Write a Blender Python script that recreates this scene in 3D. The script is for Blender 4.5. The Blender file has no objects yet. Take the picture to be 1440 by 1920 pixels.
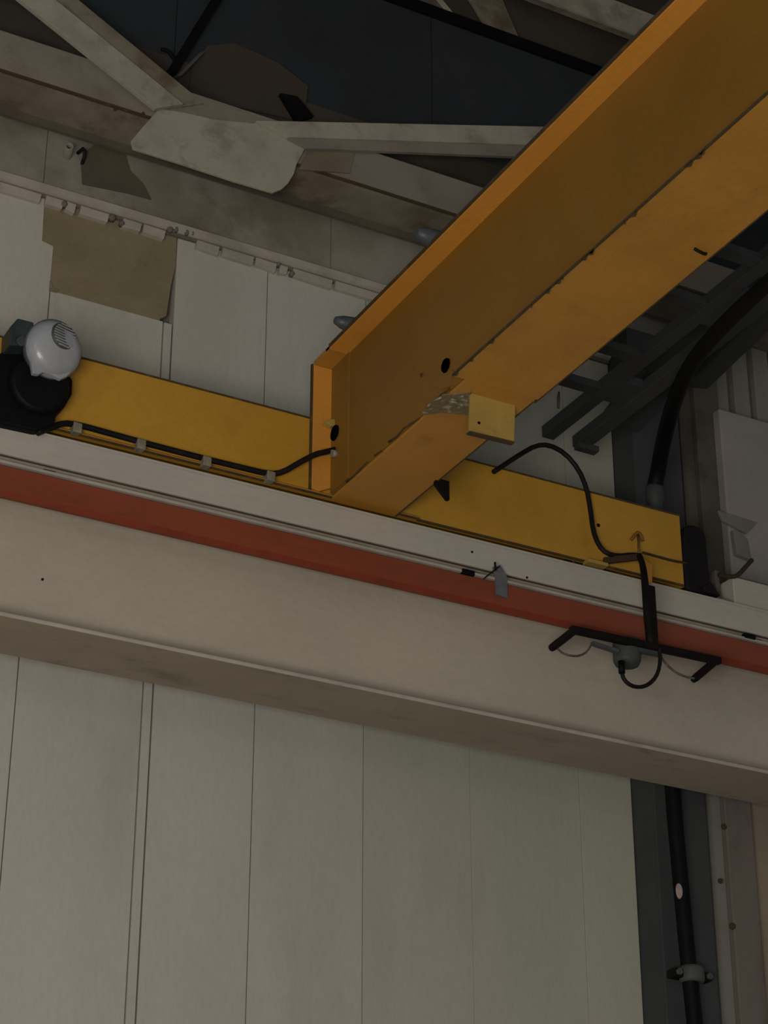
import bpy, bmesh, math, random
from mathutils import Vector, Matrix
random.seed(7)
C = bpy.context.scene.collection
S = bpy.context.scene
PI = math.pi

# ------------------------------------------------------------------ camera
F = 4040.0
RIGHT = Vector((0.879280030, -0.476304861, 0.000554667)).normalized()
FWD = Vector((0.423901113, 0.783070337, 0.455091962)).normalized()
UP = RIGHT.cross(FWD).normalized()
EYE = Vector((0, 0, 1.6))
cd = bpy.data.cameras.new('camera'); cam = bpy.data.objects.new('camera', cd); C.objects.link(cam)
cd.sensor_fit = 'VERTICAL'; cd.sensor_height = 24.0; cd.lens = 24.0 * F / 1920.0
cd.clip_end = 100
m = Matrix((RIGHT, UP, -FWD)).transposed().to_4x4(); m.translation = EYE
cam.matrix_world = m
S.camera = cam

# ------------------------------------------------------------------ world, lights, exposure
w = bpy.data.worlds.new('World'); S.world = w; w.use_nodes = True
w.node_tree.nodes['Background'].inputs[0].default_value = (0.95, 0.97, 0.93, 1)
w.node_tree.nodes['Background'].inputs[1].default_value = 0.115
S.view_settings.view_transform = 'Standard'; S.view_settings.look = 'None'
S.view_settings.gamma = 1.0; S.view_settings.use_curve_mapping = False
S.view_settings.exposure = 0.0

def area(name, loc, target, sx, sy, power, col):
    l = bpy.data.lights.new(name, 'AREA'); l.shape = 'RECTANGLE'; l.size = sx; l.size_y = sy
    l.energy = power; l.color = col
    o = bpy.data.objects.new(name, l); C.objects.link(o); o.location = loc
    o.rotation_euler = (Vector(target) - Vector(loc)).to_track_quat('-Z', 'Y').to_euler()
    return o
area('low_left_fill', (-1.5, -0.7, 0.9), (1.4, 6.5, 3.5), 3.0, 1.8, 296, (1.0, 0.95, 0.87))  # added unseen lamp, broad light from low left; no door is built
area('hall_lamp', (-3.0, 1.0, 4.6), (2.5, 6.5, 4.6), 0.5, 0.5, 14, (1.0, 0.97, 0.92))

# ------------------------------------------------------------------ materials
def mat(name, col, col2=None, rough=0.6, scale=3.0, lo=0.35, hi=0.7, dirt=None, damt=0.0, dscale=6.0,
        metal=0.0, bump=0.02, stretch=(1, 1, 1), fine=0.06, bscale=60, spec=0.5):
    M = bpy.data.materials.new(name); M.use_nodes = True
    nt = M.node_tree; N = nt.nodes; L = nt.links
    b = N['Principled BSDF']; b.inputs['Roughness'].default_value = rough; b.inputs['Metallic'].default_value = metal
    b.inputs['Specular IOR Level'].default_value = spec
    tc = N.new('ShaderNodeNewGeometry')
    mp = N.new('ShaderNodeMapping'); mp.inputs['Scale'].default_value = stretch
    L.new(tc.outputs['Position'], mp.inputs['Vector'])
    def noise(sc, det=5, r=0.55):
        n = N.new('ShaderNodeTexNoise'); n.inputs['Scale'].default_value = sc
        n.inputs['Detail'].default_value = det; n.inputs['Roughness'].default_value = r
        L.new(mp.outputs[0], n.inputs['Vector']); return n.outputs[0]
    def ramp(src, a, c):
        r = N.new('ShaderNodeMapRange'); r.inputs[1].default_value = a; r.inputs[2].default_value = c
        r.interpolation_type = 'SMOOTHSTEP'; L.new(src, r.inputs[0]); return r.outputs[0]
    def mix(fac, a, c):
        x = N.new('ShaderNodeMix'); x.data_type = 'RGBA'; x.clamp_factor = True
        if isinstance(fac, float): x.inputs[0].default_value = fac
        else: L.new(fac, x.inputs[0])
        for i, v in ((6, a), (7, c)):
            if isinstance(v, tuple): x.inputs[i].default_value = (*v, 1)
            else: L.new(v, x.inputs[i])
        return x.outputs[2]
    col2 = col2 or tuple(c * 0.82 for c in col)
    out = mix(ramp(noise(scale), lo, hi), col, col2)
    if dirt:
        d = ramp(noise(dscale, 8, 0.65), 0.62 - 0.3 * damt, 0.78 - 0.2 * damt)
        k = N.new('ShaderNodeMath'); k.operation = 'MULTIPLY'; k.inputs[1].default_value = min(1, damt * 1.2)
        L.new(d, k.inputs[0]); out = mix(k.outputs[0], out, dirt)
    g = noise(bscale, 3)
    if fine:
        out = mix(ramp(g, 0.3, 0.7), out, mix(fine, out, (0.0, 0.0, 0.0)))
    L.new(out, b.inputs['Base Color'])
    if bump:
        bp = N.new('ShaderNodeBump'); bp.inputs['Strength'].default_value = 0.35; bp.inputs['Distance'].default_value = bump * 0.1
        L.new(g, bp.inputs['Height']); L.new(bp.outputs[0], b.inputs['Normal'])
    return M

M = {
 'panel_a': mat('panel_a', (.50, .475, .405), (.44, .425, .365), .55, 1.6, stretch=(1, 1, .35), dirt=(.33, .315, .25), damt=.35, dscale=2.2),
 'panel_b': mat('panel_b', (.475, .455, .40), (.43, .41, .355), .55, 1.9, stretch=(1, 1, .35), dirt=(.33, .315, .26), damt=.3, dscale=2.6),
 'panel_c': mat('panel_c', (.42, .41, .335), (.375, .365, .30), .55, 1.7, stretch=(1, 1, .35), dirt=(.30, .295, .23), damt=.35, dscale=2.0),
 'joint': mat('joint', (.16, .14, .11), None, .8),
 'batten': mat('batten', (.45, .40, .34), (.36, .32, .27), .6, 5, dirt=(.2, .17, .13), damt=.3),
 'board': mat('board', (.25, .205, .12), (.205, .165, .10), .85, 4, dirt=(.12, .10, .06), damt=.3),
 'plaster': mat('plaster', (.30, .275, .225), (.20, .175, .13), .8, 2.4, dirt=(.12, .095, .06), damt=.5, dscale=3.0),
 'plaster_dark': mat('plaster_dark', (.11, .095, .06), (.085, .07, .05), .9, 5),
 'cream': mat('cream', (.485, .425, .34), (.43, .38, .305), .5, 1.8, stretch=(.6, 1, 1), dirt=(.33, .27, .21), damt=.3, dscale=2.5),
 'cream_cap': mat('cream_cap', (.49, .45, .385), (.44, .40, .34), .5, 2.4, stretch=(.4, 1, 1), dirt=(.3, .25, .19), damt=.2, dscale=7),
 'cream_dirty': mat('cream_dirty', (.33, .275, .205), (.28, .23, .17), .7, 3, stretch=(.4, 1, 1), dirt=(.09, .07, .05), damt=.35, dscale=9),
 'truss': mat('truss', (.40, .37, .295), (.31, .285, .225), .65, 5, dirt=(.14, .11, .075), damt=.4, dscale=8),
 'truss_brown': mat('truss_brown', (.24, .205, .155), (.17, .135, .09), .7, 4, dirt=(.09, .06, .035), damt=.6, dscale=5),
 'chord': mat('chord', (.25, .22, .18), (.205, .178, .145), .7, 3, dirt=(.12, .10, .07), damt=.3, dscale=6),
 'orange': mat('orange', (.25, .055, .022), (.21, .045, .019), .45, 4, stretch=(.3, 1, 1), dirt=(.12, .03, .014), damt=.3, dscale=9),
 'orange_dark': mat('orange_dark', (.22, .035, .012), None, .5, 6),
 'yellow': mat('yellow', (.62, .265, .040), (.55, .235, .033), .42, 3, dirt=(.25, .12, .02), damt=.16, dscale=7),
 'yellow_web_shaded': mat('yellow_web_shaded', (.245, .118, .0135), (.215, .102, .012), .5, 2.2, dirt=(.24, .11, .03), damt=.2, dscale=5),  # girder yellow darkened for the web's shaded side; shade is in the colour
 'yellow_truck': mat('yellow_truck', (.52, .27, .026), (.46, .235, .023), .45, 3, dirt=(.27, .13, .02), damt=.18, dscale=9),
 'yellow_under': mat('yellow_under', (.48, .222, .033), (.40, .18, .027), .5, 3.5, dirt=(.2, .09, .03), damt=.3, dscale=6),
 'dirty_edge': mat('dirty_edge', (.055, .035, .012), (.12, .06, .012), .9, 22, lo=.5, hi=.75),
 'scraped': mat('scraped', (.17, .13, .06), (.40, .36, .28), .5, 38, lo=.52, hi=.68, bump=.15),
 'khaki': mat('khaki', (.42, .285, .07), (.36, .24, .06), .5, 6, dirt=(.2, .13, .04), damt=.3, dscale=14),
 'khaki_dark': mat('khaki_dark', (.20, .10, .015), (.12, .06, .012), .6, 20),
 'hole': mat('hole', (.002, .002, .002), None, .9, bump=0, spec=0.0),
 'black': mat('black', (.0030, .0038, .0052), (.006, .006, .007), .6, 12, spec=0.12),
 'cable': mat('cable', (.006, .0055, .006), (.013, .010, .008), .55, 10, spec=.2),
 'cable_brown': mat('cable_brown', (.052, .034, .016), None, .7, 10, spec=.2),
 'wire_grey': mat('wire_grey', (.06, .055, .05), (.13, .12, .10), .6, 30),
 'clip': mat('clip', (.20, .17, .11), (.30, .27, .21), .5, 30),
 'rubber': mat('rubber', (.008, .006, .008), (.011, .009, .010), .7, 10, spec=0.2),
 'iron': mat('iron', (.0055, .0042, .0045), (.010, .007, .0065), .65, 14, spec=.15),
 'darkmetal': mat('darkmetal', (.05, .056, .062), (.075, .08, .085), .5, 12),
 'steel_blue': mat('steel_blue', (.044, .048, .050), (.033, .036, .039), .7, 4, dirt=(.06, .055, .05), damt=.3, dscale=6),
 'steel_grey': mat('steel_grey', (.075, .078, .075), (.055, .057, .055), .7, 5),
 'deck_blue': mat('deck_blue', (.020, .024, .030), (.015, .017, .021), .85, 2.2, dirt=(.05, .042, .03), damt=.32, dscale=1.6),
 'deck_brown': mat('deck_brown', (.055, .042, .030), (.038, .030, .022), .9, 3),
 'grey_plastic': mat('grey_plastic', (.062, .070, .064), (.048, .054, .050), .6, 15, spec=.25),
 'tape': mat('tape', (.115, .115, .125), (.16, .15, .155), .45, 22),
 'fan': mat('fan', (.36, .37, .40), (.30, .31, .335), .28, 7, dirt=(.17, .17, .17), damt=.3, dscale=9),
 'fan_rim': mat('fan_rim', (.10, .105, .125), None, .4, 9),
 'grille': mat('grille', (.055, .056, .06), None, .6, 20),
 'motor': mat('motor', (.0028, .003, .0035), (.0045, .0045, .005), .6, 20, spec=0.15),
 'box_dark': mat('box_dark', (.020, .030, .032), (.035, .048, .047), .5, 14),
 'sheet': mat('sheet', (.235, .215, .195), (.19, .175, .155), .6, 3, stretch=(1, 1, .4), dirt=(.12, .10, .085), damt=.3, dscale=4),
 'cabinet': mat('cabinet', (.31, .28, .25), (.275, .25, .225), .55, 3),
 'rusty': mat('rusty', (.165, .145, .12), (.125, .105, .082), .8, 5, stretch=(1, 1, .4), dirt=(.055, .04, .03), damt=.45, dscale=5),
 'rusty_dark': mat('rusty_dark', (.10, .088, .070), (.075, .066, .052), .8, 5, dirt=(.045, .036, .028), damt=.4, dscale=5),
 'beige': mat('beige', (.30, .245, .175), (.26, .21, .15), .7, 4, dirt=(.16, .12, .08), damt=.25, dscale=4),
 'concrete': mat('concrete', (.30, .285, .26), (.24, .23, .21), .8, 2, dirt=(.15, .14, .12), damt=.3),
 'label': mat('label', (.48, .36, .33), None, .6, 20),
 'rail': mat('rail', (.10, .085, .07), None, .5, 10, metal=.4),
}

# ------------------------------------------------------------------ helpers
AX = {'x': 0, 'y': 1, 'z': 2}
def at(px, py, ax, val):
    """point of the plane (axis = val) seen at photograph pixel px, py"""
    r = RIGHT * (px - 720) + UP * (960 - py) + FWD * F
    i = AX[ax]; t = (val - EYE[i]) / r[i]
    return EYE + r * t

class MB:
    def __init__(s): s.v = []; s.f = []; s.sm = []
    def add(s, vs, fs, smooth=False):
        o = len(s.v); s.v += [Vector(v) for v in vs]
        for f in fs: s.f.append([o + i for i in f]); s.sm.append(smooth)
        return s
    def box(s, x0, x1, y0, y1, z0, z1, rz=0):
        vs = [Vector((x, y, z)) for z in (z0, z1) for x, y in ((x0, y0), (x1, y0), (x1, y1), (x0, y1))]
        if rz:
            c = Vector(((x0 + x1) / 2, (y0 + y1) / 2, 0)); R = Matrix.Rotation(rz, 3, 'Z')
            vs = [R @ (v - c) + c for v in vs]
        return s.add(vs, [(0, 3, 2, 1), (4, 5, 6, 7), (0, 1, 5, 4), (1, 2, 6, 5), (2, 3, 7, 6), (3, 0, 4, 7)])
    def prism(s, pts, ax, a0, a1):
        """pts: 2D outline in the two other axes (in x,y,z order)"""
        def mk(p, a):
            if ax == 'x': return (a, p[0], p[1])
            if ax == 'y': return (p[0], a, p[1])
            return (p[0], p[1], a)
        n = len(pts); vs = [mk(p, a0) for p in pts] + [mk(p, a1) for p in pts]
        fs = [tuple(range(n)), tuple(range(2 * n - 1, n - 1, -1))] + [(i, i + n, (i + 1) % n + n, (i + 1) % n) for i in range(n)]
        return s.add(vs, fs)
    def beam(s, a, b, wv, hv):
        """box from a to b with half-size vectors wv, hv"""
        a, b, wv, hv = Vector(a), Vector(b), Vector(wv), Vector(hv)
        vs = [p + i * wv + j * hv for p in (a, b) for i, j in ((-1, -1), (1, -1), (1, 1), (-1, 1))]
        return s.add(vs, [(0, 3, 2, 1), (4, 5, 6, 7), (0, 1, 5, 4), (1, 2, 6, 5), (2, 3, 7, 6), (3, 0, 4, 7)])
    def tube(s, pts, r, n=10, sub=0):
        pts = [Vector(p) for p in pts]
        rs = list(r) if isinstance(r, list) else [r] * len(pts)
        for _ in range(sub):
            rq = [rs[0]]
            for i in range(len(rs) - 1): rq += [rs[i] * .75 + rs[i + 1] * .25, rs[i] * .25 + rs[i + 1] * .75]
            rs = rq + [rs[-1]]
            q = [pts[0]]
            for i in range(len(pts) - 1):
                q += [pts[i] * .75 + pts[i + 1] * .25, pts[i] * .25 + pts[i + 1] * .75]
            q.append(pts[-1]); pts = q
        vs = []; fs = []; u = None
        for i, p in enumerate(pts):
            d = (pts[min(i + 1, len(pts) - 1)] - pts[max(i - 1, 0)]).normalized()
            if u is None: u = d.orthogonal().normalized()
            u = (u - d * u.dot(d)).normalized(); v = d.cross(u)
            vs += [p + (u * math.cos(2 * PI * k / n) + v * math.sin(2 * PI * k / n)) * rs[i] for k in range(n)]
        m_ = len(pts)
        for i in range(m_ - 1):
            for k in range(n): fs.append((i * n + k, i * n + (k + 1) % n, (i + 1) * n + (k + 1) % n, (i + 1) * n + k))
        s.add(vs, fs, True)
        s.add([], []); o = len(s.v) - len(vs)
        s.f.append([o + k for k in range(n)][::-1]); s.sm.append(False)
        s.f.append([o + (m_ - 1) * n + k for k in range(n)]); s.sm.append(False)
        return s
    def lathe(s, base, axis, prof, n=32, cap=True):
        """prof: (distance along axis, radius)"""
        base = Vector(base); d = Vector(axis).normalized(); u = d.orthogonal().normalized(); v = d.cross(u)
        vs = []; fs = []
        for h, r in prof:
            vs += [base + d * h + (u * math.cos(2 * PI * k / n) + v * math.sin(2 * PI * k / n)) * r for k in range(n)]
        for i in range(len(prof) - 1):
            for k in range(n): fs.append((i * n + k, i * n + (k + 1) % n, (i + 1) * n + (k + 1) % n, (i + 1) * n + k))
        s.add(vs, fs, True); o = len(s.v) - len(vs)
        if cap:
            s.f.append([o + k for k in range(n)][::-1]); s.sm.append(False)
            s.f.append([o + (len(prof) - 1) * n + k for k in range(n)]); s.sm.append(False)
        return s
    def hexa(s, base, axis, h, r): return s.lathe(base, axis, [(0, r), (h, r)], 6)
    def build(s, name, material, parent=None, bevel=0, mats=None):
        me = bpy.data.meshes.new(name)
        org = Vector((0, 0, 0)); p = parent
        while p is not None: org += p.location; p = p.parent
        me.from_pydata([tuple(v - org) for v in s.v], [], s.f)
        for p_, sm in zip(me.polygons, s.sm): p_.use_smooth = sm
        bm = bmesh.new(); bm.from_mesh(me); bmesh.ops.recalc_face_normals(bm, faces=bm.faces)
        if bevel:
            es = [e for e in bm.edges if len(e.link_faces) == 2 and e.calc_face_angle(0) > 0.6]
            bmesh.ops.bevel(bm, geom=es, offset=bevel, segments=2, affect='EDGES', profile=.5, clamp_overlap=True)
        bm.to_mesh(me); bm.free()
        me.materials.append(M[material])
        o = bpy.data.objects.new(name, me); C.objects.link(o); o.parent = parent
        return o

def thing(name, loc, label, cat, group=None):
    o = bpy.data.objects.new(name, None); C.objects.link(o); o.location = loc; o.empty_display_size = .1
    o['label'] = label; o['category'] = cat
    if group: o['group'] = group
    return o
def tag(o, label, cat, group=None):
    o['label'] = label; o['category'] = cat
    if group: o['group'] = group
    return o
def struct(o): o['kind'] = 'structure'; return o

# ------------------------------------------------------------------ setting
YW = 6.55
fl = struct(MB().box(-5, 9, -5, 7, -.15, 0).build('floor', 'concrete'))
wall = struct(MB().box(-2.6, 9, 6.60, 6.85, 0, 9.3).build('wall_back', 'joint'))
ceil = struct(MB().box(-2.6, 9, 3.2, 6.85, 9.3, 9.4).build('ceiling', 'deck_brown'))

# wall panels, bottom to ledger; joints recessed
J = [-.96, -.52, -.08, .37, .81, 1.25, 1.69, 2.13, 2.588, 3.02, 3.462, 3.912, 4.40, 4.642]
tint = ['panel_b', 'panel_a', 'panel_b', 'panel_a', 'panel_b', 'panel_a', 'panel_a', 'panel_a', 'panel_b', 'panel_b', 'panel_c', 'panel_c', 'panel_c']
gap = [.002, .003, .004, .002, .003, .002, .004, .0025, .002, .002, .001, .001, .001]
G0 = {7: .003, 8: .042, 9: .0035, 10: .0015, 11: .001, 12: .001}
off = [.000, .001, .0, .001, .0, .001, .0, .001, 0, .002, .000, .0015, .001, .001]
for i in range(len(J) - 1):
    a = J[i] + G0.get(i, .002); b = J[i + 1] - gap[i] * .5
    y0 = YW + off[i]
    if i == 7:
        MB().box(a, b, y0, 6.60, .02, 5.99 ).build('wall_panel', tint[i], wall, .0015)
    elif i == 6:
        MB().prism([(a, .02), (b, .02), (b, 6.185), (b - .045, 6.195), (b - .05, 6.385), (a, 6.385)], 'y', y0, 6.60).build('wall_panel', tint[i], wall)
    else:
        MB().box(a, b, y0, 6.60, .02, 6.385).build('wall_panel', tint[i], wall, .0015)
# the strip that covers the wide joint
MB().box(2.5905, 2.622, YW - .004, 6.60, .02, 5.985).build('joint_strip', 'panel_b', wall, .001)
# torn-off panel: bare board behind
MB().prism([(2.07, 6.17), (2.118, 6.16), (2.118, 5.985), (2.25, 5.992), (2.36, 5.978), (2.46, 5.99), (2.572, 5.984), (2.575, 6.0),
            (2.60, 6.02), (2.612, 6.16), (2.626, 6.25), (2.626, 6.40), (2.07, 6.40)], 'y', YW + .004, 6.60).build('bare_board', 'board', wall)
MB().prism([(2.126, 5.985), (2.126, 6.03), (2.14, 6.005), (2.16, 6.0), (2.155, 5.985)], 'y', YW - .003, 6.56).build('torn_edge', 'truss_brown', wall)
# ledger along the top of the panels
MB().prism([(6.535, 6.400), (6.52, 6.405), (6.52, 6.432), (6.545, 6.440), (6.60, 6.440), (6.60, 6.400)], 'x', -2.6, 4.64).build('ledger', 'batten', wall)
MB().box(-2.6, 4.64, 6.54, 6.6, 6.386, 6.399).build('ledger_groove', 'joint', wall)
x = 1.70
for x0, x1, dz in ((1.75, 2.06, .0), (2.075, 2.15, .0), (2.158, 2.20, .004), (2.215, 2.335, 0), (2.39, 2.47, -.002), (2.475, 2.57, .002), (2.70, 2.80, .002), (2.81, 2.95, 0), (2.955, 3.05, .003), (3.06, 3.10, -.004), (3.12, 3.30, .002), (3.31, 3.75, .001)):
    MB().prism([(x0, 6.352 + dz), (x1 - .006, 6.350 - dz), (x1, 6.388), (x0 + .004, 6.390)], 'y', 6.53, 6.60).build('ledger_block', 'batten', wall, .0015)
for x0, z0, r in ((2.15, 6.372, .012), (2.345, 6.375, .014), (2.385, 6.362, .011), (2.585, 6.40, .014), (2.61, 6.408, .012), (2.655, 6.408, .012), (2.68, 6.41, .009), (3.115, 6.36, .011), (3.055, 6.385, .009)):
    MB().lathe((x0, 6.525, z0), (0.2, 1, 0.1), [(-.006, r * .5), (0, r), (.02, r)], 7).build('dark_stub', 'joint', wall)
# rendered band above the ledger
px = [-2.6, 1.2, 2.07, 3.3, 4.0, 4.64]
for i in range(len(px) - 1):
    MB().box(px[i], px[i + 1] - .003, 6.55, 6.60, 6.442, 7.03).build('render_band', 'plaster', wall)
tl = [at(a, b, 'y', 6.545) for a, b in ((152, 300), (165, 280), (190, 262), (235, 285), (245, 320), (270, 345), (284, 374), (240, 362), (155, 345))]
MB().prism([(p.x, p.z) for p in tl], 'y', 6.546, 6.56).build('damaged_patch', 'plaster_dark', wall)
# dark sheeting high on the wall, with its joints and its top edge
xs = [-2.6, -1.2, .1, 1.3, 2.55, 3.75, 4.95, 6.2, 9]
for i in range(len(xs) - 1):
    MB().box(xs[i], xs[i + 1] - .004, 6.49, 6.60, 7.03, 7.90).build('dark_sheet', 'deck_blue', wall)
MB().box(-2.6, 9, 6.47, 6.50, 7.885, 7.94).build('sheet_trim', 'black', wall)
MB().box(-2.6, 4.6, 6.482, 6.495, 7.03, 7.19).build('brown_band', 'deck_brown', wall)
MB().box(-2.6, 9, 6.53, 6.60, 7.94, 9.3).build('upper_band', 'deck_brown', wall)
# wall beyond the column
MB().box(4.885, 4.955, 6.50, 6.60, .02, 6.42).build('edge_strip', 'steel_grey', wall)
MB().box(4.644, 5.15, 6.53, 6.60, 6.50, 7.03).build('render_band', 'sheet', wall)
MB().box(4.957, 5.02, 6.49, 6.60, .02, 4.55).build('edge_strip', 'sheet', wall)
MB().box(4.957, 5.02, 6.49, 6.60, 4.553, 6.42).build('edge_strip', 'rusty_dark', wall)
MB().box(5.022, 5.152, 6.46, 6.60, .02, 4.55).build('rusty_pilaster', 'rusty', wall, .004)
MB().box(5.022, 5.152, 6.46, 6.60, 4.553, 6.49).build('rusty_pilaster', 'rusty_dark', wall, .004)
MB().box(5.155, 6.3, 6.50, 6.60, .02, 5.0).build('beige_panel', 'beige', wall)
xx = 5.157
while xx < 6.4:
    MB().box(xx, xx + .085, 6.50, 6.60, 5.0 if xx > 5.15 else 6.15, 7.0).build('sheet_rib', 'sheet', wall, .004)
    MB().box(xx + .085, xx + .12, 6.53, 6.60, 5.0 if xx > 5.15 else 6.15, 7.0).build('sheet_flute', 'rusty', wall)
    xx += .12
for p, r in (((1362, 1548), .012), ((1378, 1735), .014), ((1355, 1650), .010)):
    q = at(*p, 'y', 6.45); MB().lathe((q.x, 6.4585, q.z), (0, 1, .0), [(0, r * .8), (.003, r), (.01, r)], 9).build('rust_hole', 'dirty_edge', wall)

# pipe end sticking out of the damaged patch
o = MB().lathe((2.165, 6.60, 6.615), (-.25, -1, -.1), [(0, .017), (.13, .017), (.13, .011), (.10, .011)], 16, cap=False)
o.build('wall_pipe_end', 'chord')
tag(bpy.data.objects['wall_pipe_end'], 'short pale pipe end poking out of the dark hole in the wall above the ledger', 'pipe')
o = MB().tube([(2.19, 6.54, 6.63), (2.205, 6.50, 6.64), (2.215, 6.53, 6.60), (2.215, 6.60, 6.58)], .007, 8, 1)
tag(o.build('hanging_wire', 'cable'), 'small dark wire loop beside the pale pipe end on the upper wall', 'wire')

# ------------------------------------------------------------------ steel column behind the runway
col = thing('steel_column', (4.77, 6.47, 0), 'dark blue-grey steel wall column behind the black pipe, right of the pale panels', 'column')
MB().box(4.645, 4.885, 6.405, 6.42, 0, 6.5).build('front_flange', 'steel_blue', col, .002)
MB().box(4.645, 4.660, 6.42, 6.60, 0, 6.5).build('side_plate', 'steel_blue', col)
MB().box(4.870, 4.885, 6.42, 6.60, 0, 6.5).build('side_plate', 'steel_grey', col)

# black riser pipe in front of the column
rp = thing('black_riser_pipe', (4.72, 6.36, 0), 'thick black riser pipe on the dark column below the runway beam', 'pipe')
pp = [at(1259, 1440, 'y', 6.35), at(1262, 1500, 'y', 6.35), at(1275, 1640, 'y', 6.35), at(1290, 1800, 'y', 6.35), at(1305, 1940, 'y', 6.35), at(1330, 2200, 'y', 6.35)]
pp[0].z = 4.60; pp.append(Vector((4.77, 6.35, 0.02)))
MB().tube(pp, .030, 16, 1).build('pipe', 'black', rp)
q = at(1297, 1828, 'y', 6.35)
MB().lathe(q + Vector((0, 0, -.03)), (0, 0, 1), [(0, .042), (.012, .048), (.048, .048), (.06, .042)], 20).build('coupling', 'steel_grey', rp); cpl = bpy.data.objects['coupling']
MB().box(q.x - .085, q.x + .085, q.y - .012, q.y + .04, q.z - .016, q.z + .016).build('clamp_ears', 'iron', cpl, .004)
for sx in (-.068, .068): MB().hexa(q + Vector((sx, -.024, 0)), (0, 1, 0), .014, .013).build('bolt', 'darkmetal', cpl)
q = at(1274, 1670, 'y', 6.316)
MB().lathe(q + Vector((.001, 0, 0)), (0, 1, 0), [(0, .013), (.005, .015)], 14).build('label_tag', 'label', rp)
for v in bpy.data.objects['label_tag'].data.vertices: v.co.z = (v.co.z - (q.z)) * 2.1 + q.z
bpy.data.objects['label_tag'].location.z = 0

# ------------------------------------------------------------------ runway beam
X0, X1 = -2.5, 7.2
rb = thing('runway_beam', (2.35, 6.15, 4.388), 'long cream painted steel runway beam carrying the yellow end truck along the wall', 'beam')
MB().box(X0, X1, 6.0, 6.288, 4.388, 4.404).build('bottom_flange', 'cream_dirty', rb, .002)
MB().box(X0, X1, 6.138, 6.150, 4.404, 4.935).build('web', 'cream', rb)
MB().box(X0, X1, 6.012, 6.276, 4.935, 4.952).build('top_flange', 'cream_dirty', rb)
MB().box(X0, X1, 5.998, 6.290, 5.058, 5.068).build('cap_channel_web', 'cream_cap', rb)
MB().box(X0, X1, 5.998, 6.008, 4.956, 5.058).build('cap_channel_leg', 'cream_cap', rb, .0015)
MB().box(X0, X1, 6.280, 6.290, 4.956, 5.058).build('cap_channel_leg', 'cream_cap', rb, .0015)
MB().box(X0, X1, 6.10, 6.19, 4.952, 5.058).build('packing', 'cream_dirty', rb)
MB().box(X0, X1, 6.115, 6.175, 5.068, 5.098).build('crane_rail', 'rail', rb, .004)
MB().prism([(5.9985, 4.388), (5.9985, 4.404), (5.994, 4.3985), (5.994, 4.3935)], 'x', X0, X1).build('flange_lip', 'batten', rb)
for p, r in (((885, 1035), .006), ((988, 1083), .006), ((80, 1086), .005)):
    q = at(*p, 'y', 5.998); MB().lathe(q, (0, -1, 0), [(-.002, r), (.003, r * .6)], 8).build('rust_spot', 'iron', rb)

# ------------------------------------------------------------------ orange conductor bar
cb = thing('conductor_bar', (2.35, 5.99, 4.80), 'long rust-orange conductor bar running under the top of the cream runway beam', 'bar')
MB().prism([(5.985, 4.822), (5.985, 4.905), (5.992, 4.911), (6.022, 4.911), (6.022, 4.806), (6.004, 4.806)], 'x', X0, X1).build('cover', 'orange', cb)
MB().box(X0, X1, 5.981, 6.02, 4.913, 4.923).build('top_lip', 'batten', cb)
MB().prism([(5.987, 4.8205), (6.004, 4.804), (6.018, 4.804), (6.018, 4.810), (6.006, 4.812)], 'x', X0, X1).build('lower_lip', 'orange_dark', cb)
for i, xx in enumerate((-1.6, .2, 2.0, 3.62, 4.88, 6.4)):
    MB().box(xx - .02, xx + .02, 5.997, 6.14, 4.911, 4.935).build('hanger', 'cable_brown', cb)
for p, s in (((850, 1122), 1.0), ((1398, 1248), 1.15), ((232, 972), .45)):
    q = at(*p, 'y', 5.995)
    MB().prism([(q.x - .045 * s, q.z + .012), (q.x - .02 * s, q.z - .006 * s), (q.x, q.z - .011 * s), (q.x + .022 * s, q.z - .005 * s), (q.x + .04 * s, q.z + .012)], 'y', 5.989, 6.004).build('paint_drip', 'orange_dark', cb)
q = at(937, 1100, 'y', 5.98)
MB().prism([(q.x - .028, q.z + .072), (q.x + .004, q.z + .082), (q.x + .030, q.z + .045), (q.x + .030, q.z - .040), (q.x - .018, q.z - .036), (q.x - .020, q.z + .03)], 'y', 5.976, 5.984).build('grey_clamp', 'tape', cb); gcl = bpy.data.objects['grey_clamp']
q = at(920, 1068, 'y', 5.975)
MB().beam(at(908, 1084, 'y', 5.972), at(936, 1062, 'y', 5.962), (.0, .006, 0), (.004, 0, .007)).build('clamp_screw', 'iron', gcl)
MB().tube([at(929, 1070, 'y', 5.96), at(928, 1054, 'y', 5.955)], .004, 8).build('clamp_screw', 'iron', gcl)
for p in ((878, 1074), (1406, 1194)):
    q = at(*p, 'y', 5.98); MB().box(q.x - .026, q.x + .026, 5.975, 6.0, q.z - .008, q.z + .012).build('dark_block', 'black', cb, .004)

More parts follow.
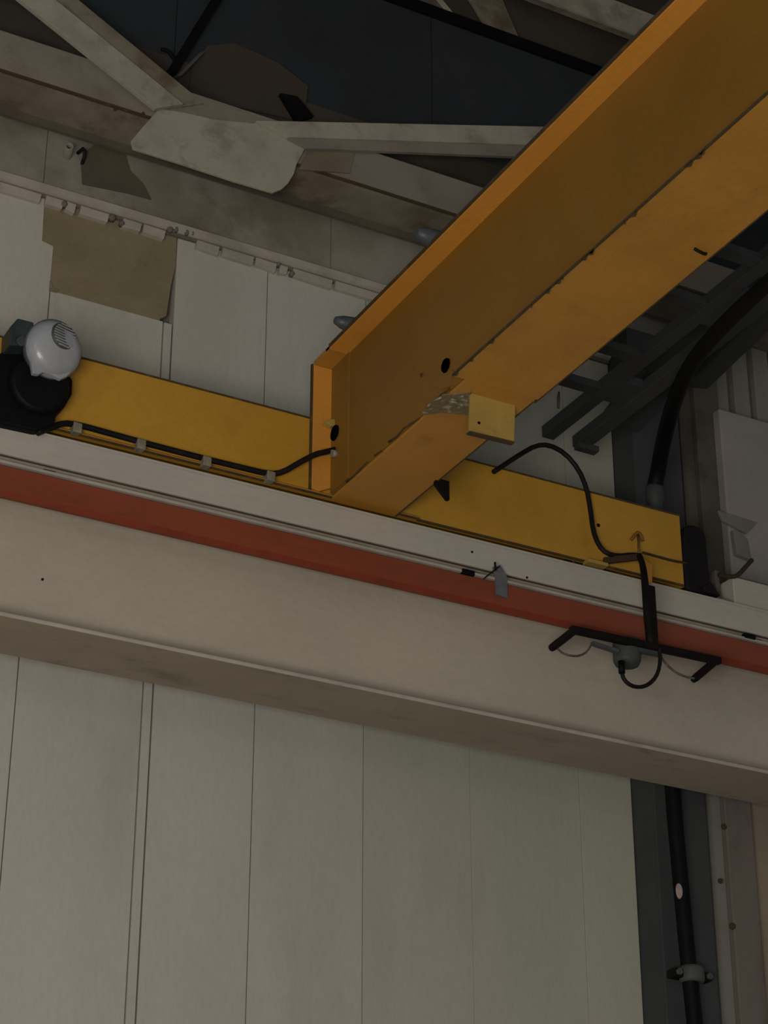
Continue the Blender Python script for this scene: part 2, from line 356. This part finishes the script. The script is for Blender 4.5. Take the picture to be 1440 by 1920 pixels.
# ------------------------------------------------------------------ end truck (yellow beam across)
ZT0, ZT1, YT = 5.108, 5.417, 6.04
et = thing('end_truck', (3.0, 6.14, 5.098), 'yellow steel end truck standing on top of the cream runway beam along the wall', 'crane truck')
MB().box(1.2, 4.575, YT, 6.052, ZT0, ZT1 - .006).build('front_web', 'yellow_truck', et)
MB().box(1.2, 4.575, 6.23, 6.242, ZT0, ZT1 - .006).build('rear_web', 'yellow_truck', et)
MB().box(1.2, 4.578, 6.036, 6.246, ZT1 - .006, ZT1).build('top_plate', 'dirty_edge', et)
MB().box(4.566, 4.58, YT - .001, 6.243, ZT0 - .002, ZT1 - .001).build('end_plate', 'yellow_truck', et, .002)
MB().box(1.2, 4.575, 6.052, 6.23, ZT0 + .06, ZT0 + .07).build('bottom_plate', 'yellow_truck', et)
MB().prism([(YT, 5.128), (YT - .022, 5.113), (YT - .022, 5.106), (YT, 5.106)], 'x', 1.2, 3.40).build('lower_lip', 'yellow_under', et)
MB().box(3.40, 4.575, YT - .006, YT, ZT0 - .002, ZT0 + .006).build('bottom_weld', 'dirty_edge', et)
MB().box(1.2, 3.40, YT - .024, YT - .018, ZT0 - .006, ZT0 + .000).build('bottom_weld', 'dirty_edge', et)
for xx in (1.5, 4.2):
    MB().lathe((xx, 6.145, 5.098 + .09), (0, 1, 0), [(-.05, .105), (-.035, .105), (-.03, .09), (.03, .09), (.035, .105), (.05, .105)], 28).build('wheel', 'rail', et)
q = at(1122, 985, 'y', YT)
MB().lathe(q, (0, -1, 0), [(-.001, .008), (.002, .007)], 12).build('bolt_hole', 'hole', et)
# eyelet lug and cable bracket tabs
q = at(1193, 1003, 'y', YT)
MB().tube([q + Vector((-.028, -.004, -.030)), q + Vector((-.012, -.012, -.004)), q + Vector((0, -.014, .006)), q + Vector((.014, -.012, -.006)), q + Vector((.026, -.004, -.022))], .0065, 8, 1).build('eyelet', 'khaki_dark', et)
MB().tube([q + Vector((0, -.012, 0)), at(1198, 1040, 'y', 6.0)], .005, 8).build('eyelet_rod', 'khaki_dark', et)
MB().box(4.115, 4.205, 6.0, YT, 5.092, 5.106).build('bottom_tab', 'khaki', et, .002)
q = at(1213, 1072, 'y', 5.985)
MB().prism([(q.x - .014, q.z - .05), (q.x + .014, q.z - .05), (q.x + .022, q.z + .03), (q.x - .018, q.z + .045)], 'y', 5.975, 5.985).build('hanger_tab', 'yellow', et, .002)

# black rubber buffer at the end of the truck
bf = thing('rubber_buffer', (4.66, 6.09, 5.098), 'black round-topped rubber buffer at the right end of the yellow truck', 'buffer')
bx0, bx1 = 4.580, 4.712
arc = [(bx0 + .018, 5.10), (bx1 - .006, 5.10), (bx1, 5.2)]
for k in range(0, 9):
    a = PI * k / 8; arc.append(((bx0 + bx1) / 2 + .008 + .056 * math.cos(a), 5.345 + .05 * math.sin(a)))
arc.append((bx0 + .006, 5.2))
MB().prism(arc, 'y', 6.045, 6.17).build('rubber_block', 'rubber', bf, .012)
MB().prism([(bx1 - .02, 5.145), (bx1 + .025, 5.098), (bx1 - .05, 5.098), (bx1 - .055, 5.12)], 'y', 6.02, 6.16).build('foot', 'rubber', bf, .004)
es = thing('end_stop', (4.78, 6.1, 5.068), 'small grey steel end stop on the beam right of the black buffer', 'end stop')
MB().box(4.715, 4.79, 6.015, 6.2, 5.068, 5.084).build('base_plate', 'sheet', es, .003)
MB().box(4.765, 4.785, 6.08, 6.2, 5.084, 5.24).build('upright', 'rusty', es, .003)

hk = MB().tube([at(1347, 1078, 'y', 6.03), at(1372, 1082, 'y', 6.02), at(1384, 1079, 'y', 6.02), at(1398, 1063, 'y', 6.02), at(1410, 1050, 'y', 6.02)], .009, 10, 2)
tag(hk.build('bent_rod', 'cable_brown'), 'short bent brown rod sticking out right of the black buffer', 'rod')

# ------------------------------------------------------------------ bridge girder
XW, XL, XR = 3.048, 2.972, 3.316
ZG, ZT = 5.109, 5.632
YE = 6.035; Y0 = -1.0
gd = thing('bridge_girder', (3.14, 3.0, ZG), 'massive yellow bridge girder running from the wall up to the top right corner', 'girder')
MB().box(XW, XW + .012, Y0, YE - .012, ZG + .003, ZT).build('web_plate', 'yellow_web_shaded', gd)
MB().box(3.24, 3.252, Y0, YE - .012, ZG + .003, ZT).build('web_plate', 'yellow_web_shaded', gd)
MB().box(XL, XR, Y0, 5.93, ZT, ZT + .014).build('top_flange', 'yellow', gd, .0015)
MB().box(XL - .004, XL + .002, Y0, 5.90, ZT + .004, ZT + .017).build('flange_edge', 'dirty_edge', gd)
# chamfered end of the top flange running into the end plate
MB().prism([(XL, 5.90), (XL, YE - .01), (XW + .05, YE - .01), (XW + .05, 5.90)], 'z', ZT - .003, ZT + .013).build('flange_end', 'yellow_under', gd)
# bottom flange: full width out to the cope, narrow beyond it
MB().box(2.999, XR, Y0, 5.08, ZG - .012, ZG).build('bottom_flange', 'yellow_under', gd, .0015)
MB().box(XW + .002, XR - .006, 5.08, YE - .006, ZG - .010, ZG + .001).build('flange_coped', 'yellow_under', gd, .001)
MB().box(2.996, 3.0, Y0, 5.082, ZG - .0125, ZG - .003).build('flange_edge', 'dirty_edge', gd)
MB().box(XR - .001, XR + .003, Y0, 5.10, ZG - .0135, ZG + .003).build('flange_edge', 'dirty_edge', gd)
MB().box(XR - .008, XR - .003, 5.10, YE - .006, ZG - .0115, ZG + .003).build('flange_edge', 'dirty_edge', gd)
# end plate bolted to the truck
MB().prism([(XL - .002, 5.125), (XL + .028, 5.118), (XW + .012, 5.150), (XW + .012, ZT - .004), (XL - .002, ZT - .004)], 'y', YE - .016, YE).build('end_plate', 'yellow', gd, .002)

MB().box(XW - .006, XW + .001, 5.885, YE - .016, 5.12, ZT - .001).build('doubler_plate', 'yellow_web_shaded', gd, .001)
MB().box(XL - .008, XL - .002, YE - .012, YE, 5.12, ZT).build('end_plate_edge', 'dirty_edge', gd)
# irregular weld along the coped part
pts = []
for k in range(15):
    t = k / 14; y = 5.90 - t * .72
    pts.append(Vector((XW - .002 + random.uniform(-.002, .003), y, ZG + .002 + random.uniform(-.002, .012))))
for a, b in ((0, 3), (4, 5), (6, 10), (11, 14)):
    seg = pts[a:b + 1]
    MB().tube(seg, [random.uniform(.002, .006) for _ in seg], 6).build('weld_bead', 'dirty_edge', gd)
# scraped spot where the flange is coped
sc = [at(px_, py_, 'z', ZG - .011) for px_, py_ in ((787, 778), (830, 740), (868, 737), (884, 734), (881, 778), (830, 772))]
MB().prism([(p.x, p.y) for p in sc], 'z', ZG - .014, ZG - .009).build('scraped_patch', 'scraped', gd)
sc = [at(px_, py_, 'x', XW - .001) for px_, py_ in ((797, 712), (802, 722), (830, 730), (852, 722), (862, 706), (848, 694), (832, 704))]
MB().prism([(p.y, p.z) for p in sc], 'x', XW - .003, XW + .001).build('scraped_patch', 'yellow_web_shaded', gd)
for (a, b) in (((812, 752), (828, 745)), ((846, 748), (858, 752)), ((800, 764), (806, 758)), ((862, 745), (870, 742))):
    p0 = at(*a, 'z', ZG - .015); p1 = at(*b, 'z', ZG - .015)
    MB().tube([p0, p1], .0045, 6).build('weld_bead', 'clip', gd)
q = at(835, 685, 'x', XW - .004)
MB().lathe(q + Vector((.003, 0, 0)), (-1, 0, 0), [(0, .026), (.006, .024), (.006, .0)], 9).build('bolt_hole', 'hole', gd)
q = at(790, 703, 'x', XW - .004); MB().lathe(q, (-1, 0, 0), [(0, .007), (.003, .005)], 8).build('rust_spot', 'dirty_edge', gd)
# cable gland hole and its little lug next to the end plate
q = at(630, 818, 'y', YE - .03)
MB().lathe((XW - .007, q.y - .02, q.z), (-1, 0, 0), [(0, .030), (.004, .029), (.004, 0)], 18).build('cable_hole', 'hole', gd)
q = at(617, 798, 'y', YE - .02)
MB().prism([(q.x - .030, q.z - .005), (q.x - .01, q.z + .012), (q.x + .022, q.z + .022), (q.x + .022, q.z - .006), (q.x, q.z - .012)], 'y', YE - .045, YE - .016).build('lug', 'khaki', gd, .003)
# square plate hanging under the flange
bp = MB()
a = at(880, 735, 'y', 5.158); b = at(962, 757, 'y', 5.158); c = at(961, 832, 'y', 5.158); d = at(877, 812, 'y', 5.158)
bp.prism([(a.x, ZG - .001), (b.x + .003, ZG - .001), (c.x, c.z), (d.x, d.z)], 'y', 5.148, 5.158)
bp.build('hanging_plate', 'khaki', gd, .001)
MB().beam((d.x, 5.156, d.z), (c.x, 5.156, c.z), (0, .010, 0), (0, 0, .003)).build('plate_edge', 'dirty_edge', gd)

q = at(898, 793, 'y', 5.148); MB().lathe(q, (0, -1, 0), [(-.001, .0055), (.0015, .005)], 10).build('bolt_hole', 'hole', gd)
# stray bits on the flange edge
q = at(1325, 466, 'z', ZG - .01)
MB().tube([q + Vector((.012, .02, .0)), q + Vector((.002, .012, -.012)), q + Vector((-.022, .008, -.012)), q + Vector((-.036, .012, -.004))], .005, 7, 1).build('small_hook', 'iron', gd)

for k in range(16):
    y = random.uniform(3.2, 5.05); s = random.uniform(.3, 1)
    MB().prism([(y, ZG - .010), (y + .02 * s, ZG - .018 - .006 * s), (y + .05 * s, ZG - .011)], 'x', 2.996, 2.999).build('dirt_tuft', 'dirty_edge', gd)

q = at(808, 900, 'z', ZG - .006)
o = MB().prism([(3.300, 5.108), (3.355, 5.108), (3.355, 5.035), (3.345, 5.035), (3.300, 5.085)], 'y', 5.72, 5.735)
tag(o.build('gusset_tab', 'iron'), 'small dark triangular tab under the right edge of the yellow girder near the wall', 'bracket')

# clamps that grip the left edge of the top flange
def clamp(p0, p1, label, s=1.0):
    c = (p0 + p1) / 2
    t = thing('flange_clamp', c, label, 'clamp', 'dark clamps on the top flange of the girder')
    d = (p1 - p0)
    MB().tube([p0, p0 + d * .25, p0 + d * .8, p1], [.012 * s, .022 * s, .030 * s, .026 * s], 12).build('body', 'darkmetal', t)
    MB().box(p1.x - .05, p1.x + .05, p1.y - .03, p1.y + .04, p1.z - .010, p1.z + .022).build('jaw', 'darkmetal', t, .005)

    return t
clamp(at(628, 600, 'z', 5.672), at(682, 616, 'z', 5.672), 'dark cylindrical clamp on the girder top edge nearest the wall', 1.1)
clamp(at(780, 435, 'z', 5.672), at(838, 460, 'z', 5.672), 'dark pointed clamp further up the girder top edge', 1.3)

# ------------------------------------------------------------------ motor at the left end
mt = thing('travel_motor', (1.85, 5.93, 5.108), 'black electric travel motor with pale round fan cover at the far left', 'motor')
bc = at(50, 735, 'y', 5.95)
MB().lathe(at(58, 738, 'y', 6.03), (0, -1, -.10), [(0, .098), (.02, .104), (.085, .104), (.10, .09)], 28).build('motor_body', 'motor', mt); body_o = bpy.data.objects['motor_body']
for k in range(18):
    a = 2 * PI * k / 18; ctr = at(58, 738, 'y', 6.03)
    u = Vector((math.cos(a), 0, math.sin(a)))
    MB().beam(ctr + u * .103 + Vector((0, -.02, 0)), ctr + u * .103 + Vector((0, -.085, -.008)), u * .004, u.cross(Vector((0, 1, 0))) * .003).build('cooling_fin', 'motor', body_o)
MB().prism([(p.x, p.z) for p in [at(a_, b_, 'y', 5.965) for a_, b_ in ((-60, 665), (-5, 665), (20, 650), (60, 660), (128, 700), (137, 712), (136, 738), (122, 762), (106, 776), (104, 794), (70, 808), (-60, 780))]], 'y', 5.965, 6.036).build('gear_housing', 'motor', mt, .008)
MB().box(1.2, 1.72, 5.93, 6.03, 5.10, 5.29).build('gearbox', 'motor', mt, .02)
jb = [at(a_, b_, 'y', 5.93) for a_, b_ in ((12, 655), (14, 620), (28, 604), (58, 612), (58, 655))]
MB().prism([(p.x, p.z) for p in jb], 'y', 5.90, 5.99).build('terminal_box', 'box_dark', mt, .005)
q = at(40, 640, 'y', 5.898); MB().lathe(q, (0, -1, 0), [(0, .020), (.006, .016)], 16).build('cable_gland', 'grey_plastic', mt)
# fan cover: domed cowl facing the camera
axd = Vector((.16, -1, -.22)).normalized()
fc = at(107, 652, 'y', 5.87)
MB().lathe(fc - axd * .075, axd, [(0, .092), (.03, .100), (.055, .103)], 36).build('fan_rim', 'fan_rim', mt)
prof = [(-.0, .0995), (.01, .099), (.025, .093), (.038, .080), (.046, .062), (.050, .040), (.0515, .018), (.052, .0)]
MB().lathe(fc - axd * .022 + Vector((-.003, 0, -.004)), axd, prof, 40, cap=False).build('fan_cover', 'fan', mt); cowl = bpy.data.objects['fan_cover']
gc = at(119, 629, 'y', 5.83) 
u = axd.orthogonal().normalized(); v = axd.cross(u)
gn = (axd + Vector((.12, 0, .16))).normalized()
gc = at(121, 630, 'y', 5.838)
g1 = Vector((1, .3, 0)); g1 = (g1 - gn * g1.dot(gn)).normalized(); g2 = gn.cross(g1)
MB().lathe(gc - gn * .012, gn, [(0, .050), (.012, .046), (.014, .0)], 28).build('grille_disc', 'grille', cowl)
for k in range(-4, 5):
    hw = math.sqrt(max(0, .043 ** 2 - (k * .0095) ** 2))
    c0 = gc + gn * .004 + g2 * k * .0095
    MB().beam(c0 - g1 * hw, c0 + g1 * hw, g2 * .0018, gn * .002).build('grille_bar', 'fan', cowl)
skirt = [at(a_, b_, 'y', 5.895) for a_, b_ in ((54, 655), (58, 690), (60, 702), (72, 704), (80, 700), (98, 706), (112, 713), (124, 708), (140, 690), (150, 670))]
MB().prism([(p.x, p.z) for p in skirt], 'y', 5.885, 5.905).build('cover_skirt', 'fan', mt, .003)

# ------------------------------------------------------------------ cables
cbp = [(70, 812, 5.98), (95, 802, 5.99), (118, 793, 6.0), (145, 796, 6.012), (200, 811, 6.012), (265, 829, 6.012), (330, 846, 6.012), (388, 861, 6.012), (450, 876, 6.012), (505, 889, 6.012),
       (530, 886, 6.00), (560, 868, 5.985), (590, 852, 5.98), (612, 847, 5.985), (628, 843, 5.99)]
pc = thing('motor_cable', at(388, 861, 'y', 6.012), 'black cable clipped along the yellow truck from the motor to the girder', 'cable')
MB().tube([at(a_, b_, 'y', c_) for a_, b_, c_ in cbp], .0105, 10, 1).build('cable_run', 'cable', pc); run = bpy.data.objects['cable_run']
for px_, py_ in ((145, 800), (265, 831), (388, 863), (508, 891)):
    q = at(px_, py_, 'y', 6.0)
    MB().box(q.x - .016, q.x + .016, 5.996, 6.03, q.z - .022, q.z + .015, .08).build('cable_clip', 'clip', run, .003)
q = at(622, 850, 'y', 5.975); MB().lathe(q, (1, .1, .25), [(0, .013), (.025, .013)], 12).build('cable_gland', 'clip', pc)

c2 = [(925, 885, 6.035), (945, 872, 6.035), (975, 852, 6.035), (1005, 835, 6.035), (1030, 834, 6.03), (1060, 850, 6.03), (1085, 880, 6.025), (1100, 915, 6.02), (1107, 955, 6.02), (1112, 995, 6.015),
      (1122, 1022, 6.01), (1137, 1038, 6.0), (1160, 1043, 6.0), (1185, 1040, 5.995), (1200, 1042, 5.99)]
o = MB().tube([at(a_, b_, 'y', c_ - .005) for a_, b_, c_ in c2], .0095, 10, 1)
tag(o.build('collector_feed_cable', 'cable'), 'black cable arching over the yellow truck down to the hanging collector arm', 'cable')
o = MB().tube([at(a_, b_, 'y', 6.02) for a_, b_ in ((1205, 1036), (1230, 1043), (1262, 1052), (1290, 1056))], .005, 8, 1)
tag(o.build('thin_wire', 'cable_brown'), 'thin brown wire across the right end of the yellow truck to the buffer', 'wire')

# ------------------------------------------------------------------ collector assembly hanging off the truck
YC = 5.80
cl = thing('collector_assembly', at(1215, 1040, 'y', YC), 'dark hanging current collector with crossbar, two arms and wire loops', 'current collector')
def ac(a_, b_, y=YC): return at(a_, b_, 'y', y)
MB().beam(ac(1131, 1052, 6.035), ac(1203, 1044, 5.90), (.004, .008, 0), (0, 0, .012)).build('mounting_arm', 'cable_brown', cl, .002)
MB().tube([ac(1199, 1042, 5.90), ac(1206, 1062, 5.85), ac(1210, 1100, 5.81), ac(1214, 1150), ac(1221, 1208)], [.011, .012, .014, .016, .018], 12, 1).build('hanger_rod', 'iron', cl)
MB().box(ac(1218, 1100).x - .020, ac(1218, 1100).x + .020, YC - .008, YC + .008, ac(1221, 1210).z, ac(1216, 1098).z).build('hanger_bar', 'iron', cl, .003)
MB().beam(ac(1070, 1180), ac(1350, 1240), (0, .012, 0), (0, 0, .013)).build('crossbar', 'iron', cl, .003)
for a_, b_ in (((1077, 1182), (1037, 1213)), ((1343, 1238), (1303, 1272))):
    p0 = ac(*a_); p1 = at(b_[0], b_[1], 'z', p0.z - .005)
    MB().beam(p0, p1, (.012, 0, 0), (0, 0, .011)).build('collector_arm', 'iron', cl, .003)
    MB().lathe(p1 + Vector((0, -.01, 0)), (0, 1, 0), [(0, .014), (.02, .014)], 12).build('arm_tip', 'iron', cl)

# grey junction box under the bar
q0 = ac(1175, 1204, YC + .05); q1 = ac(1176, 1254, YC + .05)
MB().lathe(q0, (q1 - q0), [(.0, .050), (.035, .052), (.075, .050), (.09, .043), (.096, .02)], 24).build('insulator', 'grey_plastic', cl); ins = bpy.data.objects['insulator']
MB().beam(ac(1110, 1206, YC + .03), ac(1158, 1222, YC + .01), (0, .01, 0), (0, 0, .006)).build('support_strap', 'darkmetal', cl)
MB().beam(ac(1196, 1218, YC + .01), ac(1236, 1226, YC + .01), (0, .01, 0), (0, 0, .010)).build('support_strap', 'grey_plastic', cl)
MB().tube([ac(1165, 1240, YC - .02), ac(1166, 1262, YC - .02)], .012, 10).build('cable_gland', 'black', ins)
MB().tube([ac(a_, b_, YC - .02) for a_, b_ in ((1166, 1262), (1170, 1275), (1183, 1286), (1200, 1289), (1216, 1284), (1230, 1270), (1237, 1250), (1238, 1228), (1236, 1215))], .0075, 8, 1).build('wire_loop', 'cable', cl)
MB().tube([ac(a_, b_, YC + .05) for a_, b_ in ((1045, 1216), (1055, 1225), (1070, 1230), (1088, 1230), (1102, 1221), (1110, 1206))], .004, 6, 1).build('wire_loop', 'wire_grey', cl)
MB().tube([ac(a_, b_, YC + .02) for a_, b_ in ((1237, 1228), (1250, 1247), (1268, 1262), (1288, 1270), (1302, 1272))], .0045, 6, 1).build('wire_loop', 'wire_grey', cl)

# ------------------------------------------------------------------ roof truss in front of the wall
tr = thing('roof_truss', (2.8, 6.39, 6.55), 'pale steel truss along the top of the wall with gusset plate and two braces', 'truss')
MB().box(-2.6, 6.0, 6.30, 6.312, 6.715, 6.895).build('chord_leg', 'chord', tr, .002)
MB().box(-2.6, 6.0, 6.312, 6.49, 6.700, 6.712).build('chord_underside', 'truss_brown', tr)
MB().box(-2.6, 6.0, 6.296, 6.302, 6.705, 6.7165).build('chord_edge', 'dirty_edge', tr)
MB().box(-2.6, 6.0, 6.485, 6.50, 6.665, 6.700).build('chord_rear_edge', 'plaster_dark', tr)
gp_ = [at(a_, b_, 'y', 6.285) for a_, b_ in ((298, 204), (350, 212), (400, 224), (480, 232), (548, 255), (576, 268), (566, 290), (556, 308), (551, 326), (540, 344), (528, 355), (512, 361), (440, 340), (340, 307), (250, 279), (246, 264), (266, 240))]
MB().prism([(p.x, p.z) for p in gp_], 'y', 6.283, 6.296).build('gusset_plate', 'truss', tr, .002)
def ang(name, a0, a1, b0, b1, split, ya=6.27, yb=6.30):
    """angle brace: outline a0-a1 (upper edge), b0-b1 (lower edge); split = where the two faces meet"""
    A0, A1, B0, B1 = [at(*p, 'y', ya) for p in (a0, a1, b0, b1)]
    M0 = A0.lerp(B0, split); M1 = A1.lerp(B1, split)
    def pr(p): return (p.x, p.z)
    return A0, A1, B0, B1, M0, M1
A0, A1, B0, B1, M0, M1 = ang('l', (140, -12), (385, 190), (20, -12), (290, 205), .45)
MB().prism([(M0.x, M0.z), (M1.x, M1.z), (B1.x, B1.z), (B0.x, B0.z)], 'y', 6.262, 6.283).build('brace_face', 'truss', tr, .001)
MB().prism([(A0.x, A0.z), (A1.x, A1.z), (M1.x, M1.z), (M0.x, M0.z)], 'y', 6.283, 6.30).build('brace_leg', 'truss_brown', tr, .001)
A0, A1, B0, B1, M0, M1 = ang('r', (480, 228), (1200, 243), (575, 277), (1200, 302), .62)
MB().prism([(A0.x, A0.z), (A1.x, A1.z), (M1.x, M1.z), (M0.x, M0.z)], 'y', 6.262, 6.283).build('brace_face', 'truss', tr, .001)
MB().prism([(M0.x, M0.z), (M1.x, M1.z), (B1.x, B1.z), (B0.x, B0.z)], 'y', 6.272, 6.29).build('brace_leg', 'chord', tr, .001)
MB().prism([(p.x, p.z) for p in [at(a_, b_, 'y', 6.297) for a_, b_ in ((330, 165), (490, 225), (560, 262), (480, 240), (300, 215))]], 'y', 6.291, 6.299).build('backing_plate', 'truss_brown', tr)
MB().prism([(p.x, p.z) for p in [at(a_, b_, 'y', 6.295) for a_, b_ in ((576, 285), (665, 283), (655, 325), (560, 318))]], 'y', 6.292, 6.299).build('splice_plate', 'truss_brown', tr)
for a_, b_ in ((262, 172), (268, 213), (290, 222), (215, 206)):
    q = at(a_, b_, 'y', 6.295); MB().lathe(q, (0, -1, 0), [(0, .006), (.006, .005)], 8).build('bolt', 'dirty_edge', tr)

# upper truss, seen through the gap over the dark sheeting
ut = thing('roof_beam', (4.5, 6.44, 8.1), 'pale steel beam of the higher roof bay crossing the top edge left of the girder', 'beam')
p0 = at(1020, 0, 'y', 6.42)
MB().box(2.5, 7.0, 6.42, 6.432, p0.z, p0.z + .16).build('chord', 'truss', ut)
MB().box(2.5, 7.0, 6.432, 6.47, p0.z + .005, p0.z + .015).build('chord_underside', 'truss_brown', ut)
def quad(name, pts, y, t, m_, parent):
    P = [at(a_, b_, 'y', y) for a_, b_ in pts]
    MB().prism([(p.x, p.z) for p in P], 'y', y, y + t).build(name, m_, parent, .001)
quad('high_brace', ((865, -30), (930, -30), (990, 110), (945, 100)), 6.508, .018, 'truss_brown', wall)
quad('high_brace', ((796, -30), (806, -30), (892, 75), (880, 72)), 6.500, .008, 'truss', wall)
quad('high_brace', ((700, -30), (796, -30), (885, 75), (820, 50), (700, 10)), 6.510, .018, 'rusty', wall)

# dark brace and cable bits high on the sheeting
o = MB().beam(at(430, -40, 'y', 6.47), at(318, 142, 'y', 6.47), (.026, 0, .016), (0, .02, 0))
tag(o.build('dark_brace', 'black'), 'black slanting brace against the dark sheeting above the pale gusset plate', 'brace')
o = MB().tube([at(a_, b_, 'y', 6.46) for a_, b_ in ((302, 92), (316, 96), (322, 104), (330, 118), (340, 124))], .008, 8, 1)
tag(o.build('dark_hook', 'black'), 'small black hook beside the slanting brace on the dark sheeting', 'hook')
o = MB().beam(at(378, 100, 'y', 6.43), at(334, 145, 'y', 6.43), (.012, 0, .008), (0, .01, 0))
tag(o.build('conduit', 'steel_grey'), 'short grey conduit right of the black slanting brace', 'conduit')
o = MB().prism([(p.x, p.z) for p in [at(a_, b_, 'y', 6.47) for a_, b_ in ((362, 120), (390, 85), (440, 80), (520, 115), (578, 160), (575, 190), (560, 225), (400, 190), (355, 170))]], 'y', 6.473, 6.481)
tag(o.build('stained_board', 'deck_brown'), 'dim brown stained board on the dark sheeting above the gusset plate', 'board')
o = MB().prism([(p.x, p.z) for p in [at(a_, b_, 'y', 6.44) for a_, b_ in ((528, 172), (560, 178), (590, 215), (560, 225))]], 'y', 6.45, 6.472)
tag(o.build('dark_bracket', 'black'), 'black bracket at the right end of the dim brown board', 'bracket')

# ------------------------------------------------------------------ ladder-like steel frame right of the girder
ZL = 5.75
lf = thing('ladder_frame', (4.15, 5.6, ZL), 'dark steel ladder-like frame reaching from the column out beside the yellow girder', 'frame')
def rail(x0, x1, y0, y1, dz=0, m_='steel_blue'):
    MB().box(x0, x1, y0, y1, ZL + dz, ZL + dz + .05).build('side_rail', m_, lf, .003)
rail(4.105, 4.160, 3.6, 6.27)
rail(3.87, 3.925, 3.6, 5.90)
rail(4.235, 4.300, 3.6, 6.25, -.02)
for y in (5.845, 5.575, 5.17, 4.85, 4.53, 4.21, 3.89):
    MB().box(3.87, 4.11, y, y + .058, ZL + .005, ZL + .035).build('rung', 'steel_blue', lf, .003)
for y in (5.05, 4.7, 4.35, 4.0, 5.76):
    MB().box(4.15, 4.24, y, y + (.24 if y < 5.5 else .16), ZL + .005, ZL + .04).build('cross_plate', 'steel_blue', lf, .003)


MB().beam(at(1165, 790, 'y', 6.40), at(1300, 620, 'y', 5.75), (.085, 0, 0), (0, 0, .03)).build('knee_brace', 'steel_blue', lf, .003)
MB().beam(at(1225, 690, 'y', 5.9), at(1460, 500, 'y', 5.1), (.085, 0, 0), (0, 0, .02)).build('knee_brace', 'steel_blue', lf, .003)
MB().beam(at(1305, 720, 'y', 6.0), at(1470, 560, 'y', 5.3), (.055, 0, .01), (0, 0, .02)).build('outer_brace', 'steel_blue', lf, .003)
MB().tube([at(1048, 735, 'y', 5.86), at(1047, 748, 'y', 5.86), at(1047, 765, 'y', 5.86)], [.004, .007, .005], 8).build('hanging_tag', 'steel_grey', lf)
MB().box(4.235, 4.33, 6.20, 6.24, ZL - .04, ZL - .015).build('rail_foot', 'steel_blue', lf, .003)

hs = [(1227, 914, 6.33), (1229, 905, 6.32), (1233, 888, 6.30), (1241, 840, 6.20), (1253, 790, 6.02), (1270, 735, 5.72), (1294, 685, 5.38), (1328, 640, 5.10), (1368, 598, 4.86), (1412, 556, 4.62), (1480, 495, 4.3)]
ho = thing('black_hose', at(1222, 960, 'y', 6.37), 'thick black hose curving up from the column towards the top right', 'hose')
MB().tube([at(a_, b_, 'y', c_ - .10) for a_, b_, c_ in hs], [.032] * 5 + [.030, .029, .028, .027, .026, .025], 16, 1).build('hose_run', 'black', ho)
q = at(1227, 914, 'y', 6.23)
MB().lathe(q + Vector((0, 0, -.16)), (0, 0, 1), [(0, .030), (.09, .030), (.10, .037), (.15, .037), (.165, .033)], 18).build('hose_coupling', 'steel_blue', ho)

# grey cabinet right of the column, above the runway
cn = thing('wall_cabinet', (5.4, 6.35, 5.4), 'plain grey box cabinet on the wall at the right edge above the runway beam', 'cabinet')
a = at(1347, 765, 'y', 6.41); b = at(1356, 1075, 'y', 6.41)
MB().box((a.x + b.x) / 2 + .025, 5.7, 6.41, 6.46, b.z, a.z).build('body', 'cabinet', cn, .006)
q = at(1384, 985, 'y', 6.40)
MB().prism([(q.x - .10, q.z + .045), (q.x + .10, q.z + .035), (q.x + .04, q.z - .03), (q.x - .08, q.z - .0)], 'y', 6.395, 6.41).build('bracket_flap', 'sheet', cn, .002)
q = at(1390, 1022, 'y', 6.39)
MB().prism([(q.x - .04, q.z + .06), (q.x - .005, q.z + .06), (q.x + .03, q.z + .03), (q.x + .04, q.z - .06), (q.x - .03, q.z - .05)], 'y', 6.385, 6.41).build('pale_cover', 'sheet', cn, .002)
# pale bracket under it
o = MB().box(4.81, 6.4, 6.03, 6.45, 5.07, 5.20)
tag(o.build('support_block', 'cream_cap', None, .004), 'pale support block on the runway beam below the grey cabinet', 'block')
